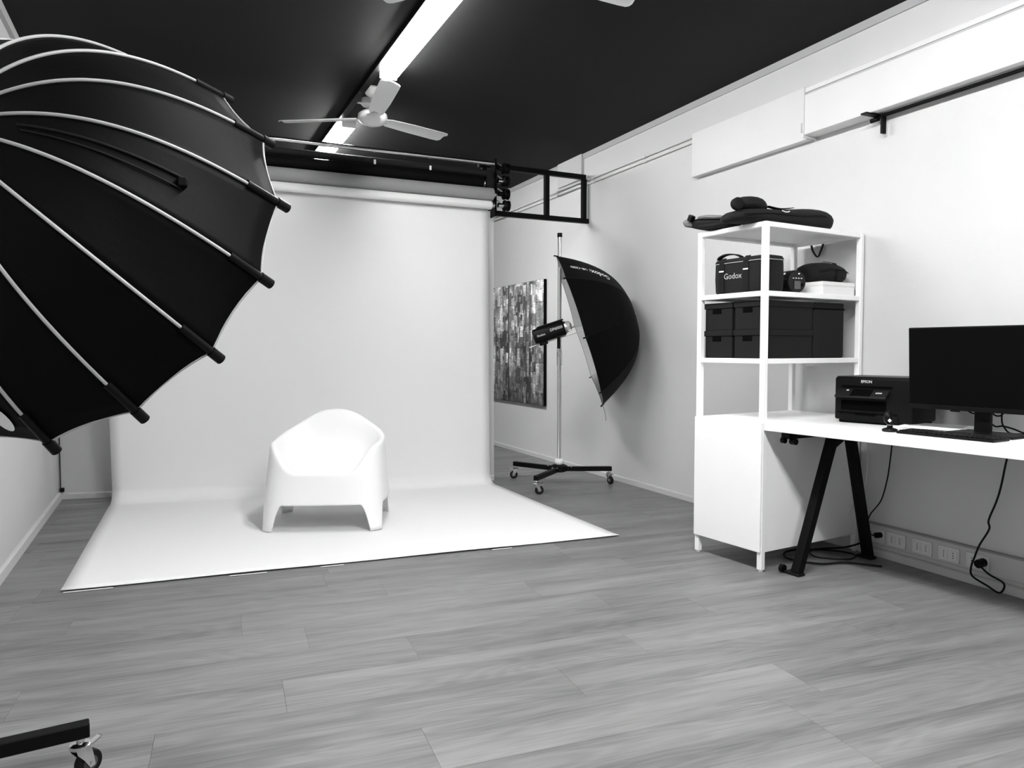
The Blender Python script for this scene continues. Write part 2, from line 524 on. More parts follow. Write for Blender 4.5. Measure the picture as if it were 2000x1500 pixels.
def make_fan(y, angs, lb):
    t = empty('ceiling_fan', (RXL, y, CEIL_Z))
    tag(t, lb, 'fan', 'white three-blade ceiling fans')
    MB().lathe((0, 0, 0), (0, 0, -1), [(0, .055), (.012, .06), (.045, .045), (.06, .02), (.061, 0)]).build('canopy', 'fan_white', t, True)
    MB().cyl((0, 0, -.05), (0, 0, -.16), .011).build('downrod', 'fan_white', t, True)
    MB().lathe((0, 0, -.15), (0, 0, -1), [(0, .03), (.01, .07), (.03, .098), (.055, .102), (.075, .092), (.092, .07), (.104, .035), (.106, 0)], 36).build('motor_housing', 'fan_white', t, True)
    for a in angs:
        blade_mesh(t, math.radians(a), .68, .10, math.radians(-11), -.205)
    return t
make_fan(5.10, (144, 25, 265), 'far white three-blade ceiling fan between two lit ceiling lights')
make_fan(2.86, (124, 5, 245), 'near white ceiling fan cut off by the top of the picture')

# ------------------------------------------------------------ backdrop paper rolls on their frame
def hang(name, z, y, x0, x1, r, m, lb, cat='paper roll', core=True, group='backdrop rolls'):
    t = empty(name, ((x0 + x1) / 2, y, z))
    tag(t, lb, cat, group)
    L_ = (x1 - x0) / 2
    MB().cyl((-L_, 0, 0), (L_, 0, 0), r, n=32).build('roll', m, t, True)
    if core:
        for s in (-1, 1):
            MB().cyl((s * (L_ - .001), 0, 0), (s * (L_ + .022), 0, 0), min(.028, r * .8), n=20).build('core_end', 'steel' if m != 'paper' else 'paper', t, True)
    return t
XL, XR = -.40, 2.44
ty = 5.69
hang('metal_tube', 2.648, ty - .03, XL - .03, 2.43, .017, 'chrome', 'shiny metal tube on top of the stack of backdrop rolls', 'tube', group=None)
t = hang('paper_roll', 2.584, ty + .05, XL, 2.41, .028, 'paper_dark', 'thin charcoal roll directly under the shiny metal tube', core=False)
for x in (1.47, 1.92):
    MB().box((x - 1.005, -.030, -.012), (.016, .006, .034)).build('tape_tab', 'print_white', t)
hang('paper_roll', 2.502, ty + .045, XL, 2.375, .050, 'paper_black', 'thick black backdrop roll between the charcoal and grey rolls')
hang('paper_roll', 2.405, ty + .01, XL, 2.452, .052, 'paper_grey', 'thick grey backdrop roll above the white roll')

# the white roll with its sweep of paper
t = empty('paper_backdrop', ((XL + XR) / 2, 5.2, 0))
tag(t, 'white seamless paper backdrop hanging from its roll and sweeping over the floor under the chair', 'backdrop')
inv = Vector(t.location)
zr, rr = 2.315, .034
MB().cyl(Vector((XL, ty, zr)) - inv, Vector((2.436, ty, zr)) - inv, rr, n=32).build('roll', 'paper', t, True)
MB().cyl(Vector((2.436, ty, zr)) - inv, Vector((2.462, ty, zr)) - inv, .024, n=20).build('core_end', 'steel', t, True)
rows = []
NX = 40
def lerp(a, b, f): return a + (b - a) * f
for i in range(NX + 1):
    f = i / NX
    top = Vector((lerp(-.40, 2.424, f), ty + rr + .002, zr))
    bot = Vector((lerp(-.395, 2.432, f), lerp(6.10, 5.715, f), 0))
    fr = Vector((lerp(-.478, 2.440, f), lerp(3.954, 3.742, f), 0))
    col = []
    R_ = .10
    for k in range(10):
        g = k / 10
        p = top.lerp(bot, g); p.z = lerp(zr, R_, g)
        col.append(p)
    for k in range(9):
        a_ = k / 8 * PI / 2
        p = bot.copy(); fd = (fr - bot).normalized()
        p += fd * (R_ * (1 - math.cos(a_))); p.z = R_ * (1 - math.sin(a_)) + .003
        p.x += .012 * (1 - math.cos(a_)) * (f - .5) * 2
        col.append(p)
    st = col[-1]
    for k in range(1, 25):
        g = k / 24
        p = st.lerp(fr, g)
        p.z = .003 + .0015 * math.sin(f * 17 + g * 3) * g + (.004 * max(0, (g - .975) / .025) ** 2) + .0015
        col.append(p)
    rows.append([p - inv for p in col])
mb = MB(); mb.grid(rows)
mb.build('sheet', 'paper', t, True, 80, solid=.0008)
# white strips painted in as floor reflections along the front edge
for f0, f1 in ((.005, .075), (.25, .31), (.40, .44), (.72, .76)):
    a = Vector((lerp(-.478, 2.44, f0), lerp(3.954, 3.742, f0) - .022, .004)); b = Vector((lerp(-.478, 2.44, f1), lerp(3.954, 3.742, f1) - .022, .004))
    d = b - a
    MB().box((a + b) / 2 - inv, (d.length, .008, .002), R=Matrix.Rotation(math.atan2(d.y, d.x), 3, 'Z')).build('floor_reflection', 'print_white', t)

# steel frame carrying the rolls, reaching the right wall
t = empty('steel_frame', (2.5, 5.88, 2.29))
tag(t, 'black steel ladder frame spanning the opening between backdrop and right wall', 'frame')
FB = .042
def bar(a, b, s=FB):
    a, b = Vector(a), Vector(b); d = (b - a)
    R_ = d.to_track_quat('X', 'Z').to_matrix()
    return MB().box((a + b) / 2, (d.length, s, s), R=R_, bev=.003, seg=1)
bar((-.10, 0, .0), (.985, .02, .0)).build('lower_bar', 'black_metal', t)
bar((-.10, 0, .395), (.96, .03, .395)).build('upper_bar', 'black_metal', t)
bar((.555, .01, .02), (.555, .01, .375)).build('upright', 'black_metal', t)
bar((.94, .02, .02), (.94, .02, .375)).build('upright', 'black_metal', t)
bar((-.05, .0, .02), (-.05, .0, .375)).build('upright', 'black_metal', t)
bar((-3.25, .56, .0), (-.10, 0, .0)).build('lower_bar', 'black_metal', t)
# roller brackets
def bracket(x, s, lb):
    t = empty('roll_bracket', (x, ty + .05, 2.26))
    tag(t, lb, 'bracket', 'brackets at the ends of the backdrop rolls')
    MB().box((0, 0, .205), (.012, .11, .47), bev=.003).build('plate', 'hole', t)
    MB().box((s * .02, .03, .205), (.035, .035, .43), bev=.003).build('post', 'black_metal', t)
    for k, (dz, dx) in enumerate(((.388, .10), (.285, .095), (.180, .10), (.085, .11))):
        c = Vector((s * .03, -.03, dz - .02))
        h = MB(); h.cyl(c, c + Vector((s * dx, 0, .0)), .020, n=18)
        ho = h.build('expander_shaft', 'chrome' if k in (1, 3) else 'black_metal', t, True)
        wb = MB(); c1 = c + Vector((s * (dx * .45), 0, 0))
        wb.lathe(c1, (s, 0, 0), [(0, .030), (.004, .046), (.016, .046), (.020, .034), (.034, .034), (.038, .044), (.048, .044), (.05, .02)], 24)
        wb.build('chain_wheel', 'black_plastic', t, True)
        MB().box(c + Vector((s * .012, -.005, .028)), (.05, .012, .008), R=Matrix.Rotation(.5 * s, 3, 'Y')).build('lever', 'steel', t)
bracket(2.478, 1, 'black bracket with chain wheels at the right end of the backdrop rolls')
bracket(XL - .045, -1, 'black bracket at the left end of the backdrop rolls, hidden by the big softbox')

# ------------------------------------------------------------ picture on the right wall
t = empty('wall_picture', (RX, 7.56, 1.195))
tag(t, 'unframed black and white aerial city print hanging on the far right wall', 'picture')
MB().box((-.019, 0, 0), (.034, 1.70, 1.29)).build('canvas', 'paper_black', t)
MB().box((-.0375, 0, 0), (.002, 1.696, 1.286)).build('print', 'print', t)

# ------------------------------------------------------------ white armchair
def make_chair():
    root = empty('armchair', (.930, 4.86, .010), math.radians(-20.5))
    tag(root, 'white moulded plastic armchair standing on the white paper backdrop', 'chair')
    n = 240
    def per(phi, hx, hy, e=4.6):
        c, s = math.cos(phi), math.sin(phi)
        k = (abs(c) ** e + abs(s) ** e) ** (-1 / e)
        return Vector((c * k * hx, s * k * hy, 0))
    def pw(tab, x):
        for (x0, y0), (x1, y1) in zip(tab[:-1], tab[1:]):
            if x <= x1:
                f = (x - x0) / (x1 - x0); f = f * f * (3 - 2 * f)
                return y0 + (y1 - y0) * f
        return tab[-1][1]
    HT = [(0, .352), (.165, .355), (.265, .480), (.32, .518), (.46, .528), (.60, .545), (.73, .592), (.82, .648), (.89, .688), (.95, .702), (1, .706)]
    def lin(tab, x):
        for (x0, y0), (x1, y1) in zip(tab[:-1], tab[1:]):
            if x <= x1: return y0 + (y1 - y0) * (x - x0) / (x1 - x0)
        return tab[-1][1]
    def Hs_(s_):
        return sum(lin(HT, min(1, max(0, abs(s_ + d)) if s_ + d <= 1 else 2 - s_ - d)) for d in (-.04, -.02, 0, .02, .04)) / 5
    # arc-length fractions of a reference outline
    K = 4000
    ref = [per(-PI / 2 + 2 * PI * i / K, .365, .32) for i in range(K + 1)]
    acc = [0.]
    for a_, b_ in zip(ref[:-1], ref[1:]): acc.append(acc[-1] + (b_ - a_).length)
    tot = acc[-1]
    phis, ss = [], []
    j = 0
    for i in range(n):
        tgt = tot * i / n
        while acc[j + 1] < tgt: j += 1
        phis.append(-PI / 2 + 2 * PI * j / K)
        f = i / n * 2
        ss.append(f if f <= 1 else 2 - f)
    prod = [abs(per(a, 1, 1).x * per(a, 1, 1).y) for a in phis]
    # arc position of the two corners on one side
    half = n // 2
    cf = max(range(0, half // 2), key=lambda i: prod[i]) / half
    cb = max(range(half // 2, half), key=lambda i: prod[i]) / half
    hems = []
    for s_ in ss:
        dc = min(abs(s_ - cf), abs(s_ - cb)) * tot / 2
        x = max(0., dc - .042) / .034
        hems.append(0. if x <= 0 else (.162 if x >= 1.6 else .162 * (1 - (1 - x / 1.6) ** 2.2)))
    Hs = [Hs_(s_) for s_ in ss]
    def shell(phi, z):
        f = z / .56
        hx = lerp(.392, .352, min(f, 1.3)); hy = lerp(.325, .295, min(f, 1.3))
        p = per(phi, hx, hy, lerp(4.6, 3.0, min(1, f))); p.y += .035 * f * f; p.z = z
        return p
    rings = []
    NR = 18
    for j in range(NR):
        f = j / (NR - 1)
        rings.append([shell(a, lerp(hm, h - .012, f)) for a, hm, h in zip(phis, hems, Hs)])
    def inw(p, d):
        q = Vector((p.x, p.y - .02, 0)); l = q.length
        return p - q.normalized() * d
    for d, dz in ((.004, -.004), (.014, 0.), (.028, -.003), (.038, -.014)):
        rings.append([inw(shell(a, h), d) + Vector((0, 0, dz)) for a, h in zip(phis, Hs)])
    outer = [v.copy() for v in rings[-1]]
    for k in range(1, 17):
        f = k / 16
        ring = []
        for v in outer:
            rad = (1 - f) ** .9 if f < 1 else 0
            zc = .338
            fall = (1 - min(1, f / .45)) ** 2.0
            ring.append(Vector((v.x * rad, v.y * rad, zc + (v.z - zc) * fall)))
        rings.append(ring)
    mb = MB()
    vr = [[mb.bm.verts.new(p) for p in r] for r in rings[:-1]]
    for r0, r1 in zip(vr[:-1], vr[1:]):
        for i in range(n):
            mb.bm.faces.new((r0[i], r0[(i + 1) % n], r1[(i + 1) % n], r1[i]))
    c0 = mb.bm.verts.new(rings[-1][0])
    for i in range(n):
        mb.bm.faces.new((vr[-1][i], vr[-1][(i + 1) % n], c0))
    mb.build('shell', 'plastic_white', root, True, 60, solid=.010)
    return root
make_chair()

# ------------------------------------------------------------ stands on casters
def make_stand(name, hub, ends, pole_top, lb, pole_r=.0165):
    t = empty(name, (hub[0], hub[1], 0))
    tag(t, lb, 'stand', 'black three-legged stands on casters')
    h = Vector((0, 0, .150))
    MB().lathe((0, 0, .105), (0, 0, 1), [(0, .05), (.01, .072), (.05, .072), (.06, .05), (.062, .03)], 24).build('hub', 'black_metal', t, True)
    MB().lathe((0, 0, .165), (0, 0, 1), [(0, .026), (.012, .036), (.030, .040), (.045, .034), (.05, .02)], 20).build('pole_collar', 'white_metal', t, True)
    MB().cyl((0, 0, .12), (0, 0, pole_top - .03), pole_r, n=20).build('pole', 'chrome', t, True)
    MB().cyl((0, 0, pole_top - .035), (0, 0, pole_top), pole_r + .004, n=20).build('pole_cap', 'black_plastic', t, True)
    for k, e in enumerate(ends):
        e = Vector((e[0] - hub[0], e[1] - hub[1], 0))
        d = e.normalized(); a = math.atan2(d.y, d.x)
        R_ = Matrix.Rotation(a, 3, 'Z')
        c0, c1 = d * .05, e + d * .022
        lg = MB().box((c0 + c1) / 2 + Vector((0, 0, .129)), ((c1 - c0).length, .038, .038), R=R_, bev=.003, seg=1).build('leg', 'black_metal', t)
        for s in (-.02, .02):
            q = d * .10 + Vector((-d.y, d.x, 0)) * s
            MB().cyl((q.x, q.y, .146), (q.x, q.y, .152), .006, n=8).build('bolt', 'steel', lg)
        # caster
        ca = a + (.55, 2.2, -1.1)[k % 3]
        cr = empty('caster', (e.x, e.y, 0), ca, parent=t)
        fk = MB(); fk.cyl((0, 0, .085), (0, 0, .112), .010, n=12)
        fk.lathe((0, 0, .080), (0, 0, 1), [(0, .020), (.003, .026), (.012, .026), (.016, .018)], 20)
        for s in (-1, 1):
            fk.prism([(-.020, .085), (.018, .085), (.024, .060), (.030, .028), (.016, .024), (.0, .05), (-.016, .07)], (0, s * .0155 - .0015, 0), (1, 0, 0), (0, 0, 1), -.003)
        fk.cyl((.020, -.019, .034), (.020, .019, .034), .006, n=10)
        fk.build('caster_fork', 'chrome', cr, True, 35)
        wh = MB(); wh.lathe((.020, -.0115, .034), (0, 1, 0), [(0, .020), (.0, .031), (.004, .034), (.019, .034), (.023, .031), (.023, .020)], 28)
        wh.build('tyre', 'rubber', cr, True, 35)
        MB().lathe((.020, -.0125, .034), (0, 1, 0), [(0, .008), (.001, .019), (.024, .019), (.025, .008)], 20).build('wheel_disc', 'wheel', cr, True, 35)
        MB().prism([(.0, 0), (.010, .001), (.028, .008), (.034, .014), (.030, .014), (.0, .004)], (.022, .008, .078), (1, 0, 0), (0, 0, 1), .016).build('brake_pedal', 'chrome', cr)
    return t

# ------------------------------------------------------------ big softbox (left)
cam_p = Vector((0, 0, CAM_H))
SC = .78
SB = dict(c=(-.298, 3.044, 1.508), az=.990, el=-.417, R=.751, L=.589, ph=4.890, q=3.127)
sc_ = cam_p + (Vector(SB['c']) - cam_p) * SC
SR, SL = SB['R'] * SC, SB['L'] * SC
sn = Vector((math.cos(SB['el']) * math.cos(SB['az']), math.cos(SB['el']) * math.sin(SB['az']), math.sin(SB['el'])))
sa = sn.cross(Vector((0, 0, 1))).normalized(); sb = sa.cross(sn)
def srib(k, t, off=0.):
    th = SB['ph'] + k * 2 * PI / 16
    d = sa * math.cos(th) + sb * math.sin(th)
    p = d * (t * SR) - sn * (SL * (1 - t ** SB['q']))
    if off:
        tang = d * SR + sn * (SL * SB['q'] * t ** (SB['q'] - 1))
        nrm = (d * tang.dot(sn) - sn * tang.dot(d)).normalized()
        p += nrm * off
    return p
t = empty('parabolic_softbox', sc_)
tag(t, 'huge black parabolic softbox with pale piping filling the upper left', 'softbox')
T0 = .10
NT, NW = 26, 8
for k in range(16):
    mb = MB(); rows = []
    for i in range(NT + 1):
        f = i / NT
        row = []
        for j in range(NW + 1):
            wv = j / NW
            b_ = 4 * wv * (1 - wv)
            tt = T0 + (1 - T0) * f * (1 - .004 * b_ * f ** 8)
            p = srib(k, tt).lerp(srib(k + 1, tt), wv)
            # the cloth is pulled in a little between the rods
            mid = (srib(k, tt) + srib(k + 1, tt)) / 2
            rad = mid - sn * mid.dot(sn)
            p -= rad.normalized() * (.007 * b_ * tt)
            p += rad.normalized() * (.0016 * math.sin(f * 23 + k * 2.1 + wv * 5) * b_ * f)
            row.append(p)
        rows.append(row)
    mb.grid(rows)
    mb.build('fabric_panel', 'fabric_black', t, True, 80, solid=.0012)
for k in range(16):
    pts = [srib(k, T0 + (.955 - T0) * i / 40, .002) for i in range(41)]
    MB().tube(pts, .0042, 8).build('piping', 'pipe_white', t, True)
    d1, d0 = srib(k, 1.015), srib(k, .93)
    dv = (d1 - d0)
    mb = MB(); mb.cyl(d0, d0 + dv * 1.05, .0105, n=14)
    mb.cyl(d0 + dv * .80, d0 + dv * 1.10, .0135, n=14)
    mb.build('rod_pocket', 'black_plastic', t, True)
    # white inner edge of the front, between two tips
    ed = []
    for j in range(9):
        wv = j / 8; b_ = 4 * wv * (1 - wv); tt = 1 - .004 * b_
        p = srib(k, tt).lerp(srib(k + 1, tt), wv)
        mid = (srib(k, tt) + srib(k + 1, tt)) / 2
        p -= (mid - sn * mid.dot(sn)).normalized() * (.007 * b_)
        ed.append(p + sn * .003)
    MB().tube(ed, .0030, 6).build('edge_binding', 'pipe_white', t, True)
mb = MB()
cd = mb.bm.verts.new(-sn * .03)
rim = []
for k in range(16):
    for j in range(4):
        wv = j / 4; b_ = 4 * wv * (1 - wv); tt = .985 - .013 * b_
        rim.append(mb.bm.verts.new(srib(k, tt).lerp(srib(k + 1, tt), wv) * .94 - sn * .012))
for i in range(len(rim)):
    mb.bm.faces.new((cd, rim[i], rim[(i + 1) % len(rim)]))
mb.build('front_diffuser', 'diffuser', t, True)
# pale printed mark on the lowest panel in view
mk = []
for i in range(20):
    a_ = 2 * PI * i / 20
    kk = -.32 + .10 * math.cos(a_); tt = .945 + .030 * math.sin(a_)
    k0 = math.floor(kk)
    p_ = srib(k0, tt).lerp(srib(k0 + 1, tt), kk - k0)
    md = (srib(k0, tt) + srib(k0 + 1, tt)) / 2
    mk.append(p_ - (md - sn * md.dot(sn)).normalized() * .003 + (md - sn * md.dot(sn)).normalized() * .004)
mb = MB(); mb.bm.faces.new([mb.bm.verts.new(q) for q in mk]); mb.build('printed_mark', 'print_white', t)
# apex ring
ap = -sn * SL
MB().lathe(ap + sn * .012, -sn, [(0, SR * T0 + .004), (.012, SR * T0 + .012), (.03, SR * T0 + .01), (.034, .05)], 32).build('speed_ring', 'black_metal', t, True)
# zip flap with its tab on the panel between the fifth and fourth rods
def spanel(kk, tt, off):
    k0 = math.floor(kk)
    p = srib(k0, tt).lerp(srib(k0 + 1, tt), kk - k0)
    mid = (srib(k0, tt) + srib(k0 + 1, tt)) / 2
    rad = (mid - sn * mid.dot(sn)).normalized()
    return p + rad * off * .6 - sn * off * .6
pts = [spanel(3.50 + .0 * i, .52 + .26 * i / 14, -.004) for i in range(15)]
MB().tube([spanel(3.62, .34 + .46 * i / 20, .0) for i in range(21)], .0035, 8).build('zip', 'webbing', t, True)
MB().tube([spanel(3.46, .36 + .44 * i / 20, .0) for i in range(21)], .0025, 8).build('zip', 'webbing', t, True)
pz = spanel(3.55, .80, .004)
MB().box(pz, (.022, .022, .022), bev=.004).build('zip_tab', 'black_plastic', t)

# its flash head and stand, outside the frame to the left
t = empty('studio_flash', sc_ + ap)
tag(t, 'black studio flash head behind the huge softbox, out of the picture', 'flash head')
MB().lathe(-sn * .03, -sn, [(0, .06), (.01, .065), (.24, .065), (.26, .055), (.262, 0)], 28).build('body', 'black_plastic', t, True)
MB().cyl(-sn * .14, -sn * .14 + Vector((-.04, .0, -.11)), .018).build('tilt_bracket', 'black_metal', t, True)
hubL = (-.615, 2.15)
make_stand('light_stand', hubL, [(hubL[0] + .385, hubL[1] + .045), (hubL[0] - .06, hubL[1] + .42), (hubL[0] + .02, hubL[1] - .42)], 1.62,
           'near black light stand whose leg and caster show at the lower left corner')

# ------------------------------------------------------------ umbrella light by the right wall
UP = [3.095, 5.373, 1.274, 2.658, -.309, .65, -.473, 1.669, 2.753]
US = .965
uc = cam_p + (Vector(UP[:3]) - cam_p) * US
un = Vector((math.cos(UP[4]) * math.cos(UP[3]), math.cos(UP[4]) * math.sin(UP[3]), math.sin(UP[4])))
ua = un.cross(Vector((0, 0, 1))).normalized(); ub = ua.cross(un)
UR, UL = UP[5] * US, -UP[6] * US
def urib(k, tt, off=0.):
    th = UP[7] + k * PI / 4
    d = ua * math.cos(th) + ub * math.sin(th)
    p = d * (tt * UR) - un * (UL * (1 - tt ** UP[8]))
    return p + (d * .7 - un * .7) * off
def upanel(kk, tt, off=0.):
    k0 = math.floor(kk); f = kk - k0
    b_ = 4 * f * (1 - f)
    tt2 = tt * (1 - .006 * b_ * tt ** 6)
    # panels bulge a little between the flat chord and the full round
    ch = urib(k0, tt2, off).lerp(urib(k0 + 1, tt2, off), f)
    th = urib(kk, tt2, off)
    return ch.lerp(th, .25)
t = empty('umbrella_softbox', uc)
tag(t, 'black umbrella softbox with silver lining, upside down lettering, by the right wall', 'softbox')
for k in range(8):
    mb = MB()
    mb.grid([[upanel(k + j / 8 - (1e-6 if j == 8 else 0), .02 + .98 * i / 18, .0015) for j in range(9)] for i in range(19)])
    mb.build('outer_panel', 'fabric_black', t, True, 80)
    mb = MB()
    mb.grid([[upanel(k + j / 8 - (1e-6 if j == 8 else 0), .02 + .975 * i / 18, -.004) for j in range(9)] for i in range(19)])
    mb.build('lining_panel', 'silver', t, True, 80)
    MB().tube([urib(k, .02 + i / 24 * .985, -.007) for i in range(25)], .0025, 6).build('rib', 'steel', t, True)
    MB().cyl(urib(k, .985), urib(k, 1.012), .006, n=8).build('tip', 'black_plastic', t, True)
MB().cyl(-un * (UL + .016), un * .42, .004, n=10).build('shaft', 'steel', t, True)
MB().lathe(-un * (UL - .004), -un, [(0, .012), (.012, .009), (.02, .004)], 12).build('ferrule', 'white_metal', t, True)
# lettering, reading upside down on the uppermost near panel
def umap(cx_t, kk0, s, sx=1., sy=1.):
    def f(x, y):
        x *= sx; y *= sy
        tt = cx_t + x * s      # along the rib, towards the rim as the word goes on
        kk = kk0 + y * s / (2 * PI * tt * UR / 8) * UR
        return upanel(kk, tt, .0045)
    return f
lettering('Godox', .078, umap(.71, .55, 1 / UR, .50, 1.5), 'print_white', t, bold=.0015)
lettering('|  UB-130D', .044, umap(.875, .52, 1 / UR, .44, 1.3), 'print_white', t, bold=.0006)
MB().tube(catmull([urib(4, 1.0, .002), urib(4, 1.0) + Vector((.03, .02, -.03)), urib(4, 1.0) + Vector((.045, .02, -.09)), urib(4, 1.) + Vector((.05, .02, -.13))]), .0018, 6).build('pull_cord', 'webbing', t, True)

# flash head clamped on the pole
hubR = Vector((2.945, 5.44, 0))
make_stand('light_stand', hubR, [(2.735, 5.84), (2.575, 5.12), (3.33, 5.275)], 2.085,
           'far black light stand with chrome pole beside the right wall')
hd = uc + un * .235 + Vector((0, 0, .070))     # centre of the head
t = empty('studio_flash', hd)
tag(t, 'black studio flash head pointing into the umbrella softbox', 'flash head')
ha = -un
hside = ha.cross(Vector((0, 0, 1))).normalized(); hup = hside.cross(ha)
RH = Matrix((ha, hside, hup)).transposed()
mb = MB()
rings = []
for d, r in ((-.150, .045), (-.140, .060), (.10, .062), (.112, .055)):
    rings.append(mb.ring(ha * d, hside, hup, (r, r), 32, 3.2))
mb.skin(rings); mb.build('body', 'black_plastic', t, True, 35)
MB().box(hup * .066 + ha * .01, (.22, .05, .012), R=RH, bev=.004).build('top_fin', 'black_plastic', t)
MB().box(hup * .058 + ha * -.01 - hside * .045, (.20, .03, .02), R=RH, bev=.006).build('grip_ridge', 'grey_plastic', t)
MB().lathe(ha * .112, ha, [(0, .045), (.02, .045), (.045, .04), (.058, .02), (.06, 0)], 24).build('flash_tube_dome', 'glass', t, True)
MB().lathe(ha * .108, ha, [(0, .052), (.018, .052), (.018, .046), (0.0, .046)], 28).build('mount_ring', 'steel', t, True)
MB().box(-hup * .065 - ha * .085, (.07, .05, .035), R=RH, bev=.006).build('rear_foot', 'black_plastic', t)
hb = ha * .045 - hup * .055
MB().cyl(hb, hb + Vector((0, 0, -.095)), .013, n=14).build('tilt_handle', 'black_plastic', t, True)
MB().cyl(hb + Vector((0, 0, -.09)), hb + Vector((0, 0, -.16)), .009, n=12).build('spigot', 'steel', t, True)
pl = Vector((hubR.x, hubR.y, 0)) - hd
k1 = Vector((pl.x, pl.y, hb.z - .135))
MB().cyl(hb + Vector((0, 0, -.135)), k1, .012, n=12).build('pole_arm', 'steel', t, True)
MB().cyl(k1 + Vector((0, 0, -.10)), k1 + Vector((0, 0, .03)), .0215, n=18).build('pole_sleeve', 'steel', t, True)
MB().cyl(hb + Vector((-.01, -.02, -.135)), hb + Vector((-.02, -.05, -.135)), .014, n=14).build('clamp_knob', 'steel', t, True)
def hmap(cx_, cz_, s=1):
    # side facing the camera: -hside or +hside
    sd = hside if hside.dot(cam_p - hd) > 0 else -hside
    return lambda x, y: ha * (cx_ + x * s) + hup * (cz_ + y * s) + sd * .0635
lettering('DP600III', .030, hmap(.045, .012), 'print_grey', t, bold=.0006)
lettering('Godox', .024, hmap(-.085, -.002), 'print_grey', t, bold=.0006)

# ------------------------------------------------------------ shelving unit (local axes u: to the wall, v: away)
A = Vector((2.689, 2.831, 0)); TH = .105
SW, SD, SH = .79, .465, 1.760
un_ = empty('shelving_unit', A, TH)
tag(un_, 'tall white metal shelving unit with closed cabinet below, against right wall', 'shelving unit')
PT = .030
for (x, y) in ((0, 0), (0, SD), (SW, 0), (SW, SD)):
    cx = x + (PT / 2 if x == 0 else -PT / 2); cy = y + (PT / 2 if y == 0 else -PT / 2)
    p = MB().box((cx, cy, SH / 2 + .004), (PT, PT, SH - .008), bev=.003, seg=1).build('post', 'white_metal', un_)
    MB().cyl((cx, cy, 0), (cx, cy, .006), .011, n=12).build('levelling_foot', 'plastic_white', p)
BT = .026
for z, nm in ((SH, 'top_panel'), (1.417, 'shelf'), (1.078, 'shelf')):
    for (a, b) in (((PT, PT / 2), (SW - PT, PT / 2)), ((PT, SD - PT / 2), (SW - PT, SD - PT / 2)), ((PT / 2, PT), (PT / 2, SD - PT)), ((SW - PT / 2, PT), (SW - PT / 2, SD - PT))):
        c = ((a[0] + b[0]) / 2, (a[1] + b[1]) / 2, z - BT / 2)
        s = (max(.026, abs(a[0] - b[0])), max(.026, abs(a[1] - b[1])), BT)
        MB().box(c, s, bev=.002, seg=1).build('rail', 'white_metal', un_)
    MB().box((SW / 2, SD / 2, z - .006), (SW - .056, SD - .056, .008)).build(nm, 'white_metal', un_)
# cabinet body
CB, CT = .097, .757
MB().box((SW / 2, SD / 2, (CB + CT) / 2), (SW - .008, SD - .008, CT - CB), bev=.002, seg=1).build('cabinet_body', 'white_lam', un_)
MB().box((-.002, SD / 2, (CB + CT) / 2 + .001), (.016, SD - .004, CT - CB - .004), bev=.002, seg=1).build('cabinet_door', 'white_lam', un_)

def on_unit(name, u, v, z, rz=0.):
    c = Vector((u * math.cos(TH) - v * math.sin(TH), u * math.sin(TH) + v * math.cos(TH), z))
    return empty(name, A + c, TH + rz)

# charcoal boxes with lids on the second shelf
def storage_box(u, v, z, w_, l_, h_, lb):
    t = on_unit('storage_box', u, v, z)
    tag(t, lb, 'box', 'charcoal lidded boxes on the shelving unit')
    MB().box((l_ / 2, w_ / 2, h_ / 2), (l_ - .01, w_ - .01, h_), bev=.002, seg=1).build('body', 'carton', t)
    MB().box((l_ / 2, w_ / 2, h_ - .014), (l_, w_, .030), bev=.002, seg=1).build('lid', 'carton', t)
    MB().box((.0045, w_ / 2 + .01, h_ - .044), (.004, .062, .026), bev=.001, seg=1).build('hand_hole', 'hole', t)
z0 = 1.0785
for (v, nv) in ((.028, 'near'), (.238, 'far')):
    storage_box(.028, v, z0, .200, .385, .146, 'lower charcoal lidded box, %s' % ('beside the front corner post' if nv == 'near' else 'at the left end of the shelf'))
    storage_box(.028, v, z0 + .147, .200, .385, .146, 'upper charcoal lidded box, %s' % ('beside the front corner post' if nv == 'near' else 'at the left end of the shelf'))
t = on_unit('storage_case', .418, .03, z0)
tag(t, 'plain black case behind the charcoal lidded boxes, near the wall', 'case')
MB().box((.125, .20, .148), (.25, .40, .296), bev=.008).build('body', 'carton', t)
MB().box((.125, .20, .262), (.256, .406, .006), bev=.001).build('lid_seam', 'hole', t)

# kit bag on the upper shelf
zs = 1.4175
t = on_unit('kit_bag', .045, .035, zs)
tag(t, 'black square kit bag with pale lettering on the upper shelf', 'bag')
mb = MB()
rings = []
for z, g in ((0, -.006), (.012, 0), (.08, .003), (.15, .002), (.165, .0)):
    rings.append(mb.ring((.075, .178, z), Vector((1, 0, 0)), Vector((0, 1, 0)), (.075 + g, .176 + g), 40, 9))
mb.skin(rings); mb.build('body', 'bag', t, True, 50)
mb = MB(); rings = []
for z, g in ((.163, .003), (.172, .003), (.184, -.004), (.190, -.03)):
    rings.append(mb.ring((.075, .178, z), Vector((1, 0, 0)), Vector((0, 1, 0)), (.075 + g, .176 + g), 40, 9))
mb.skin(rings); mb.build('lid', 'bag', t, True, 50)
MB().tube([(.075 + .079 * math.copysign(abs(math.cos(a_)) ** .25, math.cos(a_)), .178 + .180 * math.copysign(abs(math.sin(a_)) ** .25, math.sin(a_)), .163) for a_ in [2 * PI * (i + .5) / 48 for i in range(48)]], .002, 6, closed=True).build('zip', 'print_grey', t)
for vv in (.125, .290):
    MB().ribbon([(-.004, vv, 0), (-.006, vv, .09), (-.005, vv, .17), (.012, vv, .192)], (0, 1, 0), .034, .003).build('webbing_strap', 'webbing', t)
    MB().box((-.0085, vv, .122), (.002, .032, .007)).build('reflective_tab', 'print_white', t)
